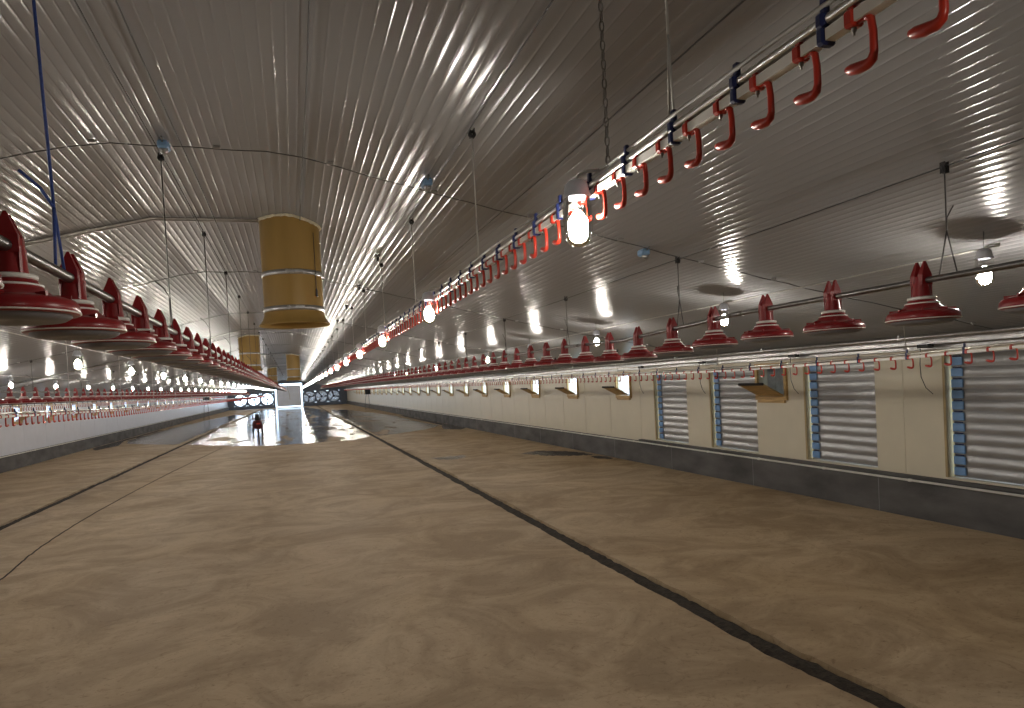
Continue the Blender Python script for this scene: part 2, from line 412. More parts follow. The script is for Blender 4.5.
# panel joints on the right wall (thin cover strips) and curbs, trims
m_ = MB()
for y in [6.47] + [13.0 + 2.87 * k * .5 for k in range(50)]:
    if any(a - .03 < y < b_ + .03 for a, b_ in LOUV) or any(a - .1 < y < a + IW + .1 for a in INL_R): continue
    m_.box((XR - .001, y, 1.2), (.006, .012, 1.5))
struct(m_.build('trim_1', 'cream_panel'))
m_ = MB()
for k in range(44): m_.box((XL + .001, 5 + 2. * k, 1.2), (.006, .012, 1.5))
struct(m_.build('trim_2', 'cream_panel_bluelit'))
def curb(name, x0, x1):
    b_ = MB(); vs = []; fs = []
    inner = x0 if abs(x0) < abs(x1) else x1
    n_ = 60
    b_.box(((x0 + x1) / 2, (YB + YE) / 2, .21), (abs(x1 - x0), YE - YB, .46), bev=.012)
    return struct(b_.build(name, 'curb'))
curb('baseboard_right', XR - .10, XR + .02)
m_ = MB()
for k in range(30): m_.box((XR - .1005, 1.9 + 2.44 * k, .21), (.004, .008, .43))
struct(m_.build('trim_20', 'dish_grey'))
curb('baseboard_left', XL - .02, XL + .10)
def clippipe(x, z, label):
    t = empty('curb_pipe', (x, YB, z), label, 'pipe')
    p = MB().tube([(0, 0, 0), (0, YE - YB - .1, 0)], .014, 8); p.build('pipe', 'white_plastic', t)
    for k in range(40):
        MB().box((0, 9.2 + k * 1.37, 0), (.032, .05, .034), bev=.006).build('pipe_clip', 'white_plastic', t)
clippipe(XR - .112, .43, 'thin white pipe along the upper edge of the right curb')
clippipe(XL + .112, .43, 'thin white pipe along the upper edge of the left curb')
# sill ledge above the right curb
m_ = MB().box((XR - .02, 4.5, .462), (.12, 17., .03)); struct(m_.build('trim_3', 'curb'))
# eave channel (folded metal tray) and conduit at the top of the right wall
for nm, xw, sg in (('trim_4', XR, -1), ('trim_5', XL, 1)):
    m_ = MB(); L_ = YE - YB; yc = (YB + YE) / 2
    m_.box((xw + sg * .06, yc, 2.04), (.14, L_, .035), bev=.006)
    m_.box((xw + sg * .125, yc, 2.015), (.012, L_, .09), bev=.003)
    m_.box((xw + sg * .02, yc, 1.935), (.03, L_, .05), bev=.006)
    struct(m_.build(nm, 'galvanised'))
t = empty('conduit', (XR - .30, YB, 2.05), 'grey metal conduit running under the ceiling edge above the right louvres', 'conduit')
MB().tube([(0, .1, 0), (0, 60, 0)], .022, 10).build('pipe', 'galvanised', t)
for k in range(24): MB().box((0, 1.2 + k * 2.4, .01), (.06, .03, .06), bev=.006).build('bracket', 'galvanised', t)

# ------------------------------------------------------------------ ceiling: ribbed liner sheets, ribs run the length of the house
prof = []
p_ = .0625; x = XL - .12
def cz2(x): return ceil_z(x)
while x < XR + .12:
    for q, dz in ((0, 0), (.003, .0007), (.006, .0019), (.009, .0025), (.012, .0019), (.015, .0007), (.018, 0), (.034, -.0004), (.048, -.0004)):
        prof.append((x + q, -dz))
    x += p_
ysc = [YB - .15, 2, 10, 25, 50, YE + .2]
vs = []; fs = []
for yv in ysc:
    for (px, dz) in prof: vs.append((px, yv, ceil_z(px) + dz))
n = len(prof)
for i in range(len(ysc) - 1):
    for k in range(n - 1): fs.append((i * n + k, (i + 1) * n + k, (i + 1) * n + k + 1, i * n + k + 1))
m_ = MB(); m_.add(vs, fs, 0, True)
# roof deck above, so no sky shows over the liner
m_.add([(XL - .3, YB - .3, 2.4), (XC, YB - .3, 3.9), (XR + .3, YB - .3, 2.4), (XL - .3, YE + .3, 2.4), (XC, YE + .3, 3.9), (XR + .3, YE + .3, 2.4)], [(0, 1, 4, 3), (1, 2, 5, 4)], 0)
ce = struct(m_.build('ceiling', 'liner'))
try:
    ce.data.set_sharp_from_angle(angle=math.radians(60))
except Exception: pass
# sheet-end cover strip across the liner
for k, yv in enumerate((7.3, 19.5, 31.7, 43.9, 56.1)):
    m_ = MB()
    xs = [XL + .05, XC - 3.7, XC - .62, XC + .62]
    for dy in (-.045, .045): m_.tube([(q, yv + dy, ceil_z(q) - .018) for q in xs], .007, 6)
    m_.tube([(q, yv, ceil_z(q) - .014) for q in xs], .010, 4)
    struct(m_.build('trim_%d' % (6 + k), 'galvanised'))

# ------------------------------------------------------------------ pan feeders
def pan_parts(n):
    tower = MB()
    tower.lathe([(.048, .118), (.043, .15), (.038, .205), (.034, .235)], n=n)
    for sy in (-1, 1):     # two pointed saddle prongs astride the pipe
        yv = sy * .024
        tower.add([(-.033, yv - .015, .19), (.033, yv - .015, .19), (.033, yv + .015, .19), (-.033, yv + .015, .19),
                   (-.031, yv - .014, .243), (.031, yv - .014, .243), (.031, yv + .014, .243), (-.031, yv + .014, .243),
                   (-.004, yv - .005, .312), (.004, yv - .005, .312), (.004, yv + .005, .312), (-.004, yv + .005, .312)],
                  [(0, 1, 5, 4), (1, 2, 6, 5), (2, 3, 7, 6), (3, 0, 4, 7), (4, 5, 9, 8), (5, 6, 10, 9), (6, 7, 11, 10), (7, 4, 8, 11), (8, 9, 10, 11)])
    for a in range(4):     # stiffening ribs up the tower
        R = Matrix.Rotation(PI / 4 + a * PI / 2, 3, 'Z')
        tower.box(R @ Vector((.042, 0, .165)), (.012, .008, .09), rot=R)
    ring = MB().lathe([(.052, .130), (.066, .1265), (.068, .121), (.066, .1145), (.050, .113)], n=n)
    ring.lathe([(.074, .0995), (.0805, .0975), (.082, .0945), (.080, .092)], n=n)
    hood = MB().lathe([(.050, .112), (.066, .112), (.068, .104), (.078, .096), (.082, .086), (.104, .066), (.112, .061), (.138, .058), (.160, .050), (.170, .036), (.173, .012), (.166, .006), (.140, .006)], n=n)
    for a in range(8):
        R = Matrix.Rotation(a * PI / 4, 3, 'Z')
        hood.box(R @ Vector((.126, 0, .059)), (.05, .007, .016), rot=R)
    rim = MB().lathe([(.168, .015), (.1745, .014), (.1745, .0105), (.168, .009)], n=n)
    dish = MB().lathe([(.150, .008), (.148, .000), (.132, -.010), (.100, -.014), (.05, -.010), (.0, -.004)], n=n)
    return tower, ring, hood, rim, dish
nearP = [q.mesh(nm, mt) for q, nm, mt in zip(pan_parts(32), ('tower', 'neck_ring', 'hood', 'rim', 'dish'), ('red', 'white_plastic', 'red', 'white_plastic', 'dish_grey'))]
def joined(parts, mats, name):
    j = MB()
    for i, q in enumerate(parts):
        o_ = len(j.v); j.v += q.v
        for f, sm in zip(q.f, q.sm): j.f.append([a + o_ for a in f]); j.mi.append(i); j.sm.append(sm)
    return j, j.mesh(name, mats)
PM = ['red', 'white_plastic', 'red', 'white_plastic', 'dish_grey']
farMB, farP = joined(pan_parts(14), PM, 'feeder_pan')
NEAR = 22
for (x, hz, y0, pit, word) in FEED:
    proto = None
    stuff = MB(); cnt = 0
    k = 0
    while y0 + pit * k < 84:
        y = y0 + pit * k; z = interp(hz, y) - .212; k += 1
        far = 'red pan feeder, %s from the camera on the %s feed line'
        lab = far % (nth(k) if k < 101 else '', word)
        if k == 1 and word != 'far left': lab = 'red pan feeder nearest the camera on the %s feed line, cut by the frame' % word
        gr = 'pan feeders on the %s feed line' % word
        if k <= NEAR:
            r_ = empty('feeder_pan', (x, y, z), lab, 'feeder pan', gr, rz=rnd.uniform(-.12, .12))
            for nm, me in zip(('tower', 'neck_ring', 'hood', 'rim', 'dish'), nearP): link(nm, me, r_)
        elif k <= 100:
            lab = far % (nth(k), word) if k <= 40 else 'tiny distant red pan feeder beyond the fortieth on the %s feed line' % word
            tag(link('feeder_pan', farP, None, (x, y, z)), lab, 'feeder pan', gr)
        else:
            o_ = len(stuff.v); stuff.v += [(a + x, b_ + y, c_ + z) for a, b_, c_ in farMB.v]
            stuff.f += [[i + o_ for i in f] for f in farMB.f]; stuff.mi += farMB.mi; stuff.sm += farMB.sm
    if stuff.v:
        tag(stuff.build('feeder_pan_run', PM), 'last tiny red pans at the far end of the %s feed line' % word, 'feeder pans', 'pan feeders on the %s feed line' % word, kind='stuff')
    t = empty('feed_line', (x, YB + .3, hz[0][1]), 'grey steel feed tube carrying the red pans of the %s feed line' % word, 'pipe')
    yy = sorted({YB + .3, 84., *[p for p, _ in hz if YB < p < 84]})
    MB().tube([(0, q - YB - .3, interp(hz, q) - hz[0][1]) for q in yy], .0165 if x > 0 else .0195, 14).build('tube', 'steel', t)
    for c_ in range(30):
        q = 1.35 + 3.05 * c_
        if q < 83: MB().tube([(0, q - YB - .34, interp(hz, q) - hz[0][1]), (0, q - YB - .22, interp(hz, q) - hz[0][1])], .020 if x > 0 else .0235, 12).build('coupling', 'steel', t)

# ------------------------------------------------------------------ nipple drinker lines
def cup_mesh(n, seg):
    c_ = MB()
    c_.box((0, 0, 0), (.032, .026, .034), bev=.005)
    c_.box((0, 0, .018), (.018, .018, .012), bev=.003)
    path = [(0, -.010, -.010), (0, -.030, -.009), (0, -.042, -.020), (0, -.046, -.045), (0, -.046, -.082), (0, -.042, -.094), (0, -.030, -.099), (0, -.010, -.097), (0, .012, -.092), (0, .022, -.088)]
    if seg < 2: path = [path[0], path[2], path[4], path[6], path[9]]
    r = [.006, .0065, .0072, .0072, .0075, .009, .0105, .0115, .0105, .006]
    if seg < 2: r = [.006, .007, .0075, .010, .008]
    c_.tube(path, r, n)
    return c_
cupN = cup_mesh(10, 2); cupF = cup_mesh(4, 1)
cupNm = cupN.mesh('drip_cup', 'red_clip'); cupFm = cupF.mesh('drip_cup', 'red_clip')
nipm = MB().lathe([(.005, -.016), (.005, -.024), (.0025, -.026), (.0025, -.032)], n=8, cap1=True).mesh('nipple', 'steel')
sad = MB(); sad.box((0, 0, 0), (.036, .022, .036), bev=.005); sad.box((.0, 0, .031), (.038, .024, .034), bev=.006); sad.box((0, 0, .062), (.014, .018, .036), bev=.003)
sadm = sad.mesh('saddle', 'navy')
for (x, hz, y0, pit, word, yend) in DRINK:
    z0 = hz[0][1]; ya = -3.
    t = empty('drinker_line', (x, ya, z0), '%s drinker line: white water pipe under a metal rail with red drip cups' % word, 'drinker line')
    P = lambda y, dz=0., dx=0.: (dx, y - ya, interp(hz, y) - z0 + dz)
    yy = sorted({ya, yend, *[p for p, _ in hz if ya < p < yend]})
    MB().tube([P(q) for q in yy], .0118, 4, square=True).build('water_pipe', 'white_plastic', t)
    MB().tube([P(q, .032) for q in yy], .0115, 12).build('support_rail', 'aluminium', t)
    stuff = MB(); k = 0
    start = y0
    while y0 + pit * k < yend - .1:
        y = y0 + pit * k; k += 1
        near = k <= 45 and word != 'outer left'
        if k <= 100:
            c_ = link('drip_cup', cupNm if near else cupFm, t, P(y))
            if k <= 25 and word in ('inner right',): link('nipple', nipm, c_)
        else:
            o_ = len(stuff.v); q = P(y)
            stuff.v += [(a + q[0], b_ + q[1], d_ + q[2]) for a, b_, d_ in cupF.v]; stuff.f += [[i + o_ for i in f] for f in cupF.f]; stuff.mi += cupF.mi; stuff.sm += cupF.sm
    if stuff.v: stuff.build('drip_cup_run', 'red_clip', t)['kind'] = 'stuff'
    step = .295 if word == 'inner right' else .6
    for c_ in range(99 if word == 'inner right' else 90):
        y = (y0 + .2205 + c_ * pit * (2 if word == 'inner right' else 3))
        if y < yend: link('saddle', sadm, t, P(y))

# ------------------------------------------------------------------ jar lamps
cap = MB(); cap.lathe([(.012, .165), (.026, .162), (.040, .148), (.044, .130), (.046, .116), (.047, .106), (.044, .104)], n=20, cap0=True)
cap.lathe([(.049, .114), (.050, .105), (.047, .100)], n=20)
dome = MB(); dome.lathe([(.046, .106), (.050, .08), (.0525, .03), (.051, -.02), (.046, -.045), (.034, -.062), (.018, -.070), (.0, -.072)], n=20)
bulb = MB(); bulb.lathe([(.012, .056), (.026, .036), (.040, .014), (.045, -.010), (.043, -.032), (.032, -.051), (.016, -.060), (.0, -.062)], n=10)
lead = MB(); lead.tube([(0, 0, .16), (.008, -.01, .178), (.03, -.03, .187), (.07, -.05, .187)], .006, 6)
capm, domem, bulbm, leadm = cap.mesh('cap', 'lamp_grey'), dome.mesh('glass_jar', 'jar_glass'), bulb.mesh('bulb', 'bulb'), lead.mesh('lead', 'white_cable')
cap2 = MB(); cap2.lathe([(.012, .165), (.040, .148), (.047, .108), (.043, .104)], n=10, cap0=True)
dome2 = MB(); dome2.lathe([(.046, .106), (.0525, .04), (.051, -.02), (.034, -.062), (.0, -.072)], n=10)
bulb2 = MB(); bulb2.lathe([(.012, .056), (.042, .014), (.042, -.036), (.0, -.062)], n=8)
_, lampFar = joined([cap2, dome2, bulb2], ['lamp_grey', 'jar_glass', 'bulb'], 'jar_lamp')
ROWS = [('inner right', 1.0, 2.31, 2.86, 2.345, [(-7, 2.345), (6, 2.335), (95, 2.31)]), ('outer right', 4.15, 3.29, 2.92, 2.32, [(-7, 2.32), (12, 2.30), (27, 2.33), (48, 2.36), (95, 2.4)]),
        ('inner left', -2.4, 9.42 - 2.86 * 2, 2.86, 2.27, [(-7, 2.27), (95, 2.27)]), ('outer left', -5.6, 17.07 - 2.9 * 5, 2.9, 2.27, [(-7, 2.27), (95, 2.26)])]
lampY = {}
for word, x, y0, pit, z, hz in ROWS:
    k = 0; vis = 0
    if word in ('inner right', 'outer right'):
        while y0 - pit > (-1.5 if word == 'inner right' else 1.8): y0 -= pit
    lampY[word] = []
    y = y0
    while y < 93:
        zz = interp(hz, y); yreg = y
        if word == 'outer right' and 6 < y < 6.5: y -= .16
        first = {'inner right': 2., 'outer right': 3., 'inner left': 9., 'outer left': 16.}[word]
        lampY[word].append(y)
        if y >= first:
            vis += 1
            lab = ('lit jar lamp, %s from the camera in the %s lamp row' % (nth(vis), word)) if vis <= 14 else 'distant lit glass jar lamp beyond the fourteenth in the %s lamp row' % word
        else: lab = 'lit glass jar lamp of the %s row hanging beside or behind the camera' % word
        gr = 'jar lamps of the %s row' % word
        if y >= first and vis <= 8:
            r_ = empty('jar_lamp', (x, y, zz), lab, 'lamp', gr)
            link('cap', capm, r_); link('glass_jar', domem, r_); link('bulb', bulbm, r_); link('lead', leadm, r_)
            if word != 'inner right': MB().tube([(0, 0, .15), (0, 0, ceil_z(x) - zz - .01)], .0025, 5).build('hanger_wire', 'dark_cable', r_)
        else:
            tag(link('jar_lamp', lampFar, None, (x, y, zz)), lab, 'lamp', gr)
        y = yreg + pit
# power cables that feed the lamp rows
for (word, x, y0, pit, z, hz), dz in zip(ROWS, (.185, .175, .185, .185)):
    pts = []; ly = lampY[word]
    for a, b_ in zip(ly, ly[1:]):
        for j in range(6):
            u = j / 6; yv = a + (b_ - a) * u
            pts.append((x + .07 + .012 * math.sin(yv * 3), yv - .05, interp(hz, yv) + dz + .018 * math.sin(6 * PI * u) - .03 * math.sin(PI * u) * 0))
    tag(MB().tube(pts, .0055, 6).build('power_cable', 'white_cable'), 'thin pale power cable linking the lamps of the %s lamp row' % word, 'cable')

# ------------------------------------------------------------------ suspension cords, each with its pulley
def cord(x, y, ztop, zbot, label, gr, mt='dark_cable', y_top=None, r=.0035, pulley='black', split=.05):
    yt = y if y_top is None else y_top
    if mt == 'white_cable': split = .012
    t = empty('suspension_cord', (x, yt, ztop), label, 'cord', gr)
    h = zbot - ztop
    m_ = MB()
    k = min(.22, -h * .4)
    m_.tube([(0, 0, 0), (0, (y - yt) * .8, h + k)], r, 6)
    m_.tube([(0, (y - yt) * .8, h + k), (0, y - yt - split, h)], r, 6); m_.tube([(0, (y - yt) * .8, h + k), (0, y - yt + split, h)], r, 6)
    if mt != 'white_cable': m_.tube([(0, (y - yt) * .8, h + k), (-.03, (y - yt) * .8 - .03, h + k + .06), (-.07, (y - yt) * .8 - .10, h + k + .10)], r, 6)
    m_.build('cord', mt, t)
    p = MB().lathe([(.004, .010), (.022, .008), (.014, 0), (.022, -.008), (.004, -.010)], n=14, rot=Matrix.Rotation(PI / 2, 3, 'X'), c=(0, 0, -.012))
    p.box((-.012, 0, -.005), (.004, .03, .055)); p.box((.012, 0, -.005), (.004, .03, .055))
    p.build('pulley', pulley, t)
def cords(x, y0, pit, n, hz, dz, who, mt, nvis=12, first_mt=None, first_top=None):
    for k in range(n):
        y = y0 + pit * k
        lab = ('thin cord holding up the %s line, %s cord from the camera' % (who, nth(k + 1))) if k < nvis else 'distant thin cord holding up the %s line beyond the first %s' % (who, 'twelve')
        if k == 0 and first_mt: lab = 'blue knotted cord holding up the near end of the %s line' % who
        cord(x, y, ceil_z(x) - .035, interp(hz, y) + dz, lab, 'cords of the %s line' % who, first_mt if (k == 0 and first_mt) else mt, first_top if (k == 0 and first_top) else None, r=.0055 if (k == 0 and first_mt) else .0035)
cords(3.15, 2.69, 2.53, 26, FEED[0][1], .012, 'right-hand feed', 'dark_cable')
cords(-.78, 2.92, 2.45, 28, FEED[1][1], .012, 'centre feed', 'dark_cable', first_mt='blue_cord', first_top=2.80)
cords(-4.7, 12.2, 3.2, 18, FEED[2][1], .012, 'far left feed', 'dark_cable')
cords(1.07, 1.77, 2.17, 28, DRINK[0][1], .075, 'inner right drinker', 'white_cable')
cords(5.6, 5.27, 3.1, 18, DRINK[1][1], .075, 'outer right drinker', 'white_cable')
cords(-2.85, 10.7, 2.95, 18, DRINK[2][1], .075, 'inner left drinker', 'white_cable')

# link chain beside the nearest lamp
ch = MB(); zt, zb = ceil_z(1.07) - .02, 2.52
nl = int((zt - zb) / .032)
for i in range(nl):
    zc = zt - (i + .5) * (zt - zb) / nl; R = Matrix.Rotation((i % 2) * PI / 2, 3, 'Z'); pts = []
    for a in range(9):
        an = 2 * PI * a / 8; v = Vector((.0075 * math.cos(an), 0, .019 * math.sin(an))); v = R @ v; pts.append((1.07 + v.x, 2.19 + v.y, zc + v.z))
    ch.tube(pts, .0026, 5, caps=False)
tag(ch.build('chain', 'steel'), 'steel link chain hanging from the ceiling above the nearest large lamp', 'chain')

# winch cables running the length of the house under the liner
for x, dz, lab in ((-.78, .02, 'dark winch cable along the flat middle of the ceiling left of the ochre ducts'), (-.62, .02, 'second dark cable close beside the left middle winch cable'),
                   (.16, .03, 'dark cable along the ceiling passing over the big ochre duct'), (1.04, .03, 'dark winch cable along the ceiling above the inner right drinker line'),
                   (1.62, .03, 'dark cable along the ceiling just right of the inner right drinker line'), (3.15, .03, 'dark winch cable along the ceiling above the right-hand feed line'),
                   (-2.85, .03, 'dark winch cable along the ceiling above the inner left drinker line'), (-4.7, .03, 'dark winch cable along the ceiling above the far left feed line')):
    m_ = MB(); pts = [(x, YB + 1, ceil_z(x) - dz)]
    for k in range(1, 45): pts.append((x + rnd.uniform(-.006, .006), YB + 1 + 2.0 * k, ceil_z(x) - dz - (.012 if k % 2 else 0)))
    tag(m_.tube(pts, .0042, 6).build('winch_cable', 'dark_cable'), lab, 'cable')
# cross cables clipped under the liner
for k in range(12):
    yv = 5.2 + 5.1 * k
    t = empty('cross_cable', (XC, yv, ZR - .03), ('clipped cable crossing the ceiling, %s crossing from the camera' % nth(k + 1)) if k < 6 else 'distant clipped cable crossing the ceiling beyond the sixth crossing', 'cable', 'cross cables under the ceiling')
    xs = [XL + .2 + i * (XR - XL - .4) / 60 for i in range(61)]
    MB().tube([(q - XC, .03 * math.sin(q * 1.7), ceil_z(q) - ZR + .004 - .006 * (i % 2)) for i, q in enumerate(xs)], .0038, 5).build('wire', 'dark_cable', t)
    if k < 4:
        for q in [XL + .8 + .75 * i for i in range(19)]:
            MB().box((q - XC, .03 * math.sin(q * 1.7), ceil_z(q) - ZR + .012), (.05, .02, .022), bev=.004).build('clip', 'galvanised', t)
# pale blue pulley blocks at the cross cables
for i, (x, y, lab) in enumerate(((-.72, 5.12, 'pale blue pulley block on the ceiling above the centre feed line'), (1.0, 5.0, 'pale blue pulley block on the ceiling left of the inner right drinker line'),
                                 (2.85, 5.25, 'pale blue pulley block on the ceiling above the right-hand feed line'))):
    t = empty('pulley_block', (x, y, ceil_z(x) - .045), lab, 'pulley', 'pulley blocks on the ceiling')
    MB().box((0, 0, 0), (.07, .11, .055), bev=.012).build('housing', 'blue_block', t)
    MB().lathe([(.004, .012), (.028, .010), (.018, 0), (.028, -.010), (.004, -.012)], n=16, rot=Matrix.Rotation(PI / 2, 3, 'X'), c=(.0, -.03, -.035)).build('wheel', 'galvanised', t)
    MB().tube([(0, -.06, .01), (0, -.1, .03)], .006, 6).build('hook', 'steel', t)
# dark brackets under the liner right of the ducts
for i, (x, y) in enumerate(((.98, 7.9), (.98, 10.2), (.98, 12.6), (.98, 15.2))):
    t = empty('cable_bracket', (x, y, ceil_z(x) - .05), 'small dark cable bracket on the ceiling right of the big duct, %s from the camera' % nth(i + 1), 'bracket', 'dark cable brackets on the ceiling')
    MB().box((0, 0, .02), (.05, .12, .03), bev=.006).build('plate', 'dark_cable', t)
    MB().lathe([(.004, .012), (.03, .010), (.02, 0), (.03, -.010), (.004, -.012)], n=14, rot=Matrix.Rotation(PI / 2, 3, 'Y'), c=(0, -.02, -.02)).build('wheel', 'black', t)

# ------------------------------------------------------------------ exhaust ducts
def duct(x, y, zb, r, label, detail):
    zt = max(ceil_z(x - r), ceil_z(x + r)) + .06
    t = empty('exhaust_duct', (x, y, zb), label, 'duct', 'ochre exhaust ducts on the ceiling')
    H = zt - zb; n_ = 48 if detail else 24
    d = MB(); d.lathe([(r, .10), (r, H)], n=n_); d.lathe([(r - .02, H - .02), (r - .02, .10)], n=n_)
    d.lathe([(r - .02, H - .03), (0, H - .03)], n=n_)
    d.build('duct', 'ochre', t)
    b_ = MB(); b_.lathe([(r + .001, .13), (r + .004, .10), (r + .018, .06), (r + .042, .025), (r + .058, .008), (r + .058, 0), (r + .050, .004), (r + .030, .025), (r + .004, .06), (r - .018, .10)], n=n_)
    b_.build('bell_mouth', 'ochre', t)
    for q in (.155, .50):
        bb = MB(); bb.lathe([(r + .001, q - .024), (r + .006, q - .022), (r + .006, q + .022), (r + .001, q + .024)], n=n_)
        bb.box((.06, -r - .010, q), (.09, .022, .040), bev=.006); bb.box((-.05, -r - .008, q), (.03, .016, .046), bev=.005)
        bb.build('band', 'galvanised', t)
    f = MB(); vs = []; fs = []
    k = 48; ring = 7
    for i in range(k):
        a = 2 * PI * i / k; cx, cy = math.cos(a) * r, math.sin(a) * r
        cz = ceil_z(x + cx) - zb
        for j in range(ring):
            an = PI * j / (ring - 1); rr = .014 + rnd.uniform(-.005, .009)
            vs.append((math.cos(a) * (r + rr * math.sin(an)), math.sin(a) * (r + rr * math.sin(an)), cz - .008 + rr * 1.1 * math.cos(an)))
    for i in range(k):
        for j in range(ring - 1): fs.append((i * ring + j, i * ring + j + 1, ((i + 1) % k) * ring + j + 1, ((i + 1) % k) * ring + j))
    f.add(vs, fs, 0, True); f.build('foam_seal', 'foam', t)
    if detail:
        c_ = MB(); a = -.75
        c_.tube([(math.cos(a) * (r + .012), math.sin(a) * (r + .012), H - .22), (math.cos(a) * (r + .012), math.sin(a) * (r + .012), .34)], .0035, 6)
        c_.lathe([(.0, .26), (.012, .265), (.009, .33), (.004, .345)], c=(math.cos(a) * (r + .014), math.sin(a) * (r + .014), 0), n=10)
        c_.build('pull_cord', 'dark_cable', t)
duct(.06, 7.35, 2.47, .285, 'big ochre exhaust duct hanging nearest the camera with two metal bands', True)
duct(-1.13, 21.6, 2.50, .285, 'ochre exhaust duct second from the camera, above the centre feed line', False)
duct(.08, 32.7, 2.36, .285, 'ochre exhaust duct third from the camera, right of the second one', False)
duct(-1.20, 48., 2.48, .285, 'farthest ochre exhaust duct near the end door', False)

# ------------------------------------------------------------------ tunnel louvres in the right wall
NS = 11
for li, (a, b_) in enumerate(LOUV):
    wd = b_ - a; zl, zh = .50, 1.86; pit = (zh - zl - .04) / NS
    pos = ('closed metal louvre shutter nearest the camera, cut by the right frame edge', 'closed metal louvre shutter left of the wide two-piece wall panel', 'closed metal louvre shutter beyond the wooden flap inlet', 'smallest looking metal louvre shutter, farthest from the camera on the right wall')[li]
    t = empty('louvre_shutter', (XR + .085, a, zl), pos, 'louvre', 'tunnel louvres in the right wall')
    fr = MB()
    for yv in (.02, wd - .02): fr.box((.05, yv, (zh - zl) / 2), (.06, .04, zh - zl))
    fr.box((.05, wd / 2, .012), (.06, wd - .08, .024)); fr.box((.05, wd / 2, zh - zl - .012), (.06, wd - .08, .024))
    fr.build('frame', 'galvanised', t)
    sl = MB(); n_ = 9; vs = []; fs = []
    for j in range(n_):     # rolled blade section: lip at the top, bellied face, drip edge at the bottom
        u = j / (n_ - 1)
        zz = pit * (1.08 - u * 1.14); xx = .010 - .018 * u - .012 * math.sin(PI * u)
        for yv in (.04, wd - .04): vs.append((xx, yv, zz))
    fs = [(2 * j, 2 * j + 1, 2 * j + 3, 2 * j + 2) for j in range(n_ - 1)]
    sl.add(vs, fs, 0, True)
    q = len(vs); vs2 = [(v[0] + .004, v[1], v[2]) for v in vs]
    sl.add(vs2, [f[::-1] for f in fs], 0, True)
    sl.box((-.005, wd / 2, pit * -.05), (.018, wd - .08, .008))
    slm = sl.mesh('blade', 'blade_metal')
    cl = MB()  # added plates: blue daylight showing at the blade ends, painted on
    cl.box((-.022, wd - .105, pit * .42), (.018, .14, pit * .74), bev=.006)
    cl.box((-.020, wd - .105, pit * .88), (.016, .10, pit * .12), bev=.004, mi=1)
    clm = cl.mesh('blade_end_daylight', ['blue_daylight', 'navy'])
    for k in range(NS):
        bl = link('blade', slm, t, (0, 0, .02 + pit * k))
        link('blade_end_daylight', clm, bl)['label'] = 'painted blue daylight at the blade end'
    # timber jambs, part of the wall opening
    jm = MB()
    jm.box((XR + .056, b_ + .004, (zl + zh) / 2), (.118, .030, zh - zl))
    struct(jm.build('window_%d' % (li + 1), 'timber'))

# ------------------------------------------------------------------ side inlets with a tilting flap
def inlet_meshes(sg):     # sg = +1: room lies towards -x (right wall)
    fr = MB(); t_ = .055; D = .05; h = IZ1 - IZ0
    x = -sg * .008
    fr.box((x, -t_ / 2, h / 2), (D, t_, h + 2 * t_)); fr.box((x, IW + t_ / 2, h / 2), (D, t_, h + 2 * t_))
    fr.box((x, IW / 2, -t_ / 2 - .02), (D, IW, t_ + .04)); fr.box((x, IW / 2, h + t_ / 2), (D, IW, t_))
    fl = MB(); R = Matrix.Rotation(sg * math.radians(-62), 3, 'Y')
    c_ = R @ Vector((0, 0, .19))
    fl.box((c_.x - sg * .03, IW / 2, c_.z + .015), (.022, IW - .03, .38), rot=R)
    ed = MB(); e = R @ Vector((0, 0, .385)); ed.box((e.x - sg * .03, IW / 2, e.z + .015), (.034, IW - .02, .030), rot=R, bev=.006)
    return fr, fl, ed
for sg, ylist, xw, word in ((1, INL_R, XR, 'right'), (-1, INL_L, XL, 'left')):
    fr, fl, ed = inlet_meshes(sg)
    frm, flm, edm = fr.mesh('frame', 'plywood'), fl.mesh('flap', 'plywood'), ed.mesh('flap_edge', 'black')
    k = 0
    for y in ylist:
        if word == 'left' and y < 17: lab = 'flap inlet in the left wall outside the left edge of the frame'
        else:
            k += 1
            lab = ('daylit flap inlet in the %s wall, %s from the camera' % (word, nth(k))) if k <= 10 else 'tiny distant daylit flap inlet in the %s wall beyond the tenth' % word
            if word == 'right' and k == 1: lab = 'wooden flap inlet between the second and third louvres from the camera'
        t = empty('flap_inlet', (xw, y, IZ0), lab, 'inlet', 'flap inlets in the %s wall' % word)
        link('frame', frm, t); f_ = link('flap', flm, t); link('flap_edge', edm, f_)['label'] = 'black flap edge'
        if word == 'right' and k == 1: MB().box((.42, IW / 2, .12), (.03, IW + .3, .9)).box((.29, IW / 2, .57), (.28, IW + .3, .03)).box((.29, -.14, .12), (.28, .03, .9)).box((.29, IW + .14, .12), (.28, .03, .9)).build('weather_hood', 'galvanised', t)
# black junction clamps and drooping cable tails near the louvres
for i, (y, nm) in enumerate(((6.06, 'nearest the camera'), (8.20, 'second from the camera'), (10.5, 'third from the camera'), (12.7, 'fourth from the camera'))):
    t = empty('junction_clamp', (XR - .11, y, 1.955), 'black junction clamp under the right eave, %s, with a drooping thin cable' % nm, 'clamp', 'junction clamps under the right eave')
    MB().box((0, 0, 0), (.05, .16, .045), bev=.008).build('body', 'black', t)
    MB().lathe([(.0, .03), (.024, .026), (.024, -.026), (.0, -.03)], n=12, rot=Matrix.Rotation(PI / 2, 3, 'Y'), c=(-.02, -.10, .0)).build('drum', 'black', t)
    MB().tube([(-.01, .04, -.02), (-.012, .05, -.20), (-.014, .04, -.34), (-.018, -.02, -.46), (-.02, -.11, -.53)], .0045, 6).build('cable_tail', 'dark_cable', t)

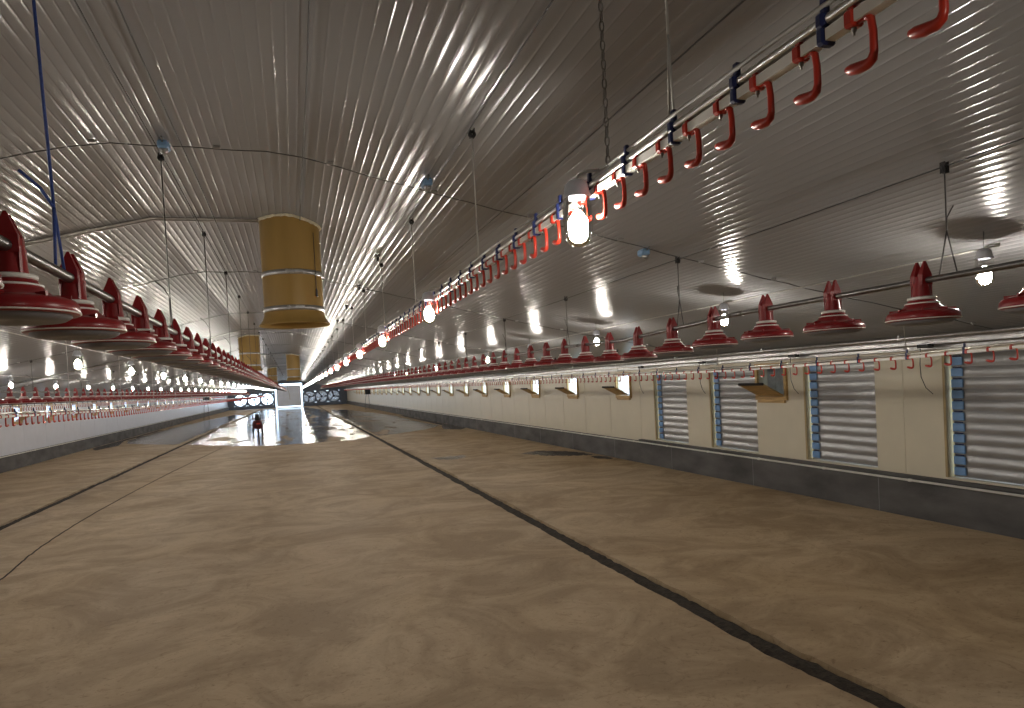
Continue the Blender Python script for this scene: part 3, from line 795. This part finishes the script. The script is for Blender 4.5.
# ------------------------------------------------------------------ end wall: fans and door
for i, x in enumerate(FANX):
    side = 'left' if i < 3 else 'right'
    nm = ['outermost', 'middle', 'innermost'][i if i < 3 else 5 - i]
    t = empty('exhaust_fan', (x, YE, FZ), '%s of the three big round fans %s of the end door' % (nm, side), 'fan', 'fans in the end wall')
    hs = MB(); n_ = 32; vs = []; fs = []
    R0 = .755
    for k in range(n_):
        a = 2 * PI * k / n_ + PI / n_; ca, sa = math.cos(a), math.sin(a)
        sc = R0 / max(abs(ca), abs(sa))
        vs += [(ca * FR, -.06, sa * FR), (ca * sc, -.06, sa * sc), (ca * FR, .22, sa * FR)]
    for k in range(n_):
        q = (k + 1) % n_
        fs += [(3 * k, 3 * q, 3 * q + 1, 3 * k + 1), (3 * k, 3 * k + 2, 3 * q + 2, 3 * q)]
    hs.add(vs, fs); hs.build('housing', 'fan_box', t)
    MB().lathe([(0, -.10), (.13, -.09), (.15, 0), (.13, .10), (0, .11)], n=16, rot=Matrix.Rotation(PI / 2, 3, 'X'), c=(0, .06, 0)).build('hub', 'fan_blade', t)
    base = rnd.uniform(0, 2)
    for k in range(3):
        a = PI / 2 + k * 2 * PI / 3 + (.25 * (i - 2)); R = Matrix.Rotation(a, 3, 'Y')
        bl = MB(); vs = []
        for u in range(7):
            q = u / 6; rr = .10 + q * .57; wv = .055 + .06 * q; tw = .9 - .5 * q
            for s2 in (-1, 1):
                p = R @ Vector((rr, s2 * wv * math.sin(tw) * .6, s2 * wv * math.cos(tw))); vs.append((p.x, p.y + .06, p.z))
            for s2 in (1, -1):
                p = R @ Vector((rr, s2 * wv * math.sin(tw) * .6 + .012, s2 * wv * math.cos(tw))); vs.append((p.x, p.y + .06, p.z))
        fs = []
        for u in range(6):
            for e in range(4): fs.append((u * 4 + e, u * 4 + (e + 1) % 4, (u + 1) * 4 + (e + 1) % 4, (u + 1) * 4 + e))
        fs += [(0, 3, 2, 1), (24, 25, 26, 27)]
        bl.add(vs, fs); bl.build('blade', 'fan_blade', t)
    if side == 'right':
        sh = MB()
        for k in range(9): sh.box((0, .30, -.62 + k * .155), (1.42, .012, .15), rot=Matrix.Rotation(math.radians(10), 3, 'X'))
        sh.build('shutter_blades', 'shutter', t)
t = empty('door_1', (DX0, YE + .14, 0)); t['kind'] = 'structure'
w_ = DX1 - DX0
d = MB().box((w_ / 2, 0, .12 + (DZ - .14) / 2), (w_ - .02, .06, DZ - .16)); 
for k in range(1, 8): d.box((w_ / 2, -.032, .12 + k * (DZ - .16) / 8), (w_ - .06, .012, .02))
d.build('door_panel', 'door_panel', t)
# light, thin hose hanging in front of the door
tag(MB().tube([(-.62, 90, 2.9), (-.60, 90, 2.2), (-.45, 90, 1.85), (-.40, 90, 1.2), (-.38, 90, .95)], .022, 8).build('hanging_hose', 'white_cable'), 'pale hose hanging in front of the end door', 'hose')

# ------------------------------------------------------------------ red machine on the wet floor
t = empty('floor_machine', (-1.68, 35.1, 0), 'small dark red wheeled machine with a black top standing on the wet floor', 'machine', rz=.2)
b_ = MB(); prof = [(.20, .20), (.235, .26), (.24, .38), (.215, .50), (.165, .58), (.10, .62), (.0, .63)]
b_.lathe([(.0, .18)] + prof, n=24); b_.build('body', 'maroon', t)
for sx in (-1, 1):
    MB().lathe([(0, -.04), (.10, -.04), (.135, -.025), (.135, .025), (.10, .04), (0, .04)], n=20, rot=Matrix.Rotation(PI / 2, 3, 'Y'), c=(sx * .20, .05, .135)).build('wheel', 'black', t)
MB().box((0, -.12, .10), (.08, .08, .20), bev=.015).build('front_foot', 'black', t)
MB().box((0, -.225, .45), (.17, .03, .07), bev=.01).build('badge_plate', 'red_clip', t)
MB().lathe([(.12, .60), (.13, .64), (.11, .74), (.09, .86), (.06, .90), (0, .91)], n=20).build('motor_cap', 'black', t)
MB().tube([(-.17, .12, .50), (-.17, .2, .86), (-.12, .22, .96), (.12, .22, .96), (.17, .2, .86), (.17, .12, .50)], .018, 8).build('handle', 'black', t)

# ------------------------------------------------------------------ control boxes at the far ends of the lines
def ctrl(x, y, z, lab):
    t = empty('control_box', (x, y, z), lab, 'control box')
    MB().box((0, 0, 0), (.46, .34, .44), bev=.03).build('box', 'black', t)
    MB().lathe([(0, -.12), (.07, -.12), (.08, .0), (.07, .12), (0, .12)], n=14, rot=Matrix.Rotation(PI / 2, 3, 'X'), c=(0, -.2, 0)).build('motor', 'black', t)
    for q, s2 in ((-.10, -.10), (.06, .03)):
        MB().tube([(q, 0, -.1), (q + s2, 0, -z * .35), (q + s2 * 1.3, .05, -z * .7), (q + s2 * 1.8, .05, -z + .02)], .016, 6).build('hanging_cable', 'dark_cable', t)
    MB().tube([(0, 0, .1), (0, 0, ceil_z(x) - z - .02)], .008, 6).build('hanger', 'dark_cable', t)
ctrl(6.15, 61.5, 1.57, 'black control box with drooping cables hanging before the right wall')
ctrl(-6.5, 59.5, 1.60, 'black control box with drooping cables hanging near the left wall')

# ------------------------------------------------------------------ sky and camera
W = bpy.data.worlds.new('World'); S.world = W; W.use_nodes = True
bg = W.node_tree.nodes['Background']
bg.inputs['Color'].default_value = (.62, .80, 1, 1); bg.inputs['Strength'].default_value = 6.0

cam_d = bpy.data.cameras.new('Camera'); cam = bpy.data.objects.new('Camera', cam_d); C.objects.link(cam); S.camera = cam
F = 700.
yaw, pitch, roll = math.radians(17.318), math.radians(-1.5), math.radians(2.9767)
f = Vector((math.sin(yaw) * math.cos(pitch), math.cos(yaw) * math.cos(pitch), math.sin(pitch)))
r = Vector((math.cos(yaw), -math.sin(yaw), 0)); u = r.cross(f)
r2 = math.cos(roll) * r - math.sin(roll) * u; u2 = math.sin(roll) * r + math.cos(roll) * u
cam.matrix_world = Matrix(((r2.x, u2.x, -f.x, 0), (r2.y, u2.y, -f.y, 0), (r2.z, u2.z, -f.z, 1.8), (0, 0, 0, 1)))
cam_d.sensor_fit = 'HORIZONTAL'; cam_d.sensor_width = 36.; cam_d.lens = 36. * F / 1024.
cam_d.shift_y = (399.967 - 354.) / 1024.
cam_d.clip_start = .05; cam_d.clip_end = 500

vs_ = S.view_settings
vs_.view_transform = 'Standard'; vs_.look = 'None'; vs_.gamma = 1; vs_.use_curve_mapping = False; vs_.exposure = 0.22
S.cycles.use_denoising = True
S.cycles.max_bounces = 8; S.cycles.diffuse_bounces = 4; S.cycles.glossy_bounces = 4; S.cycles.transparent_max_bounces = 16
S.cycles.sample_clamp_indirect = 6.
S.cycles.use_light_tree = True
S.cycles.caustics_reflective = False
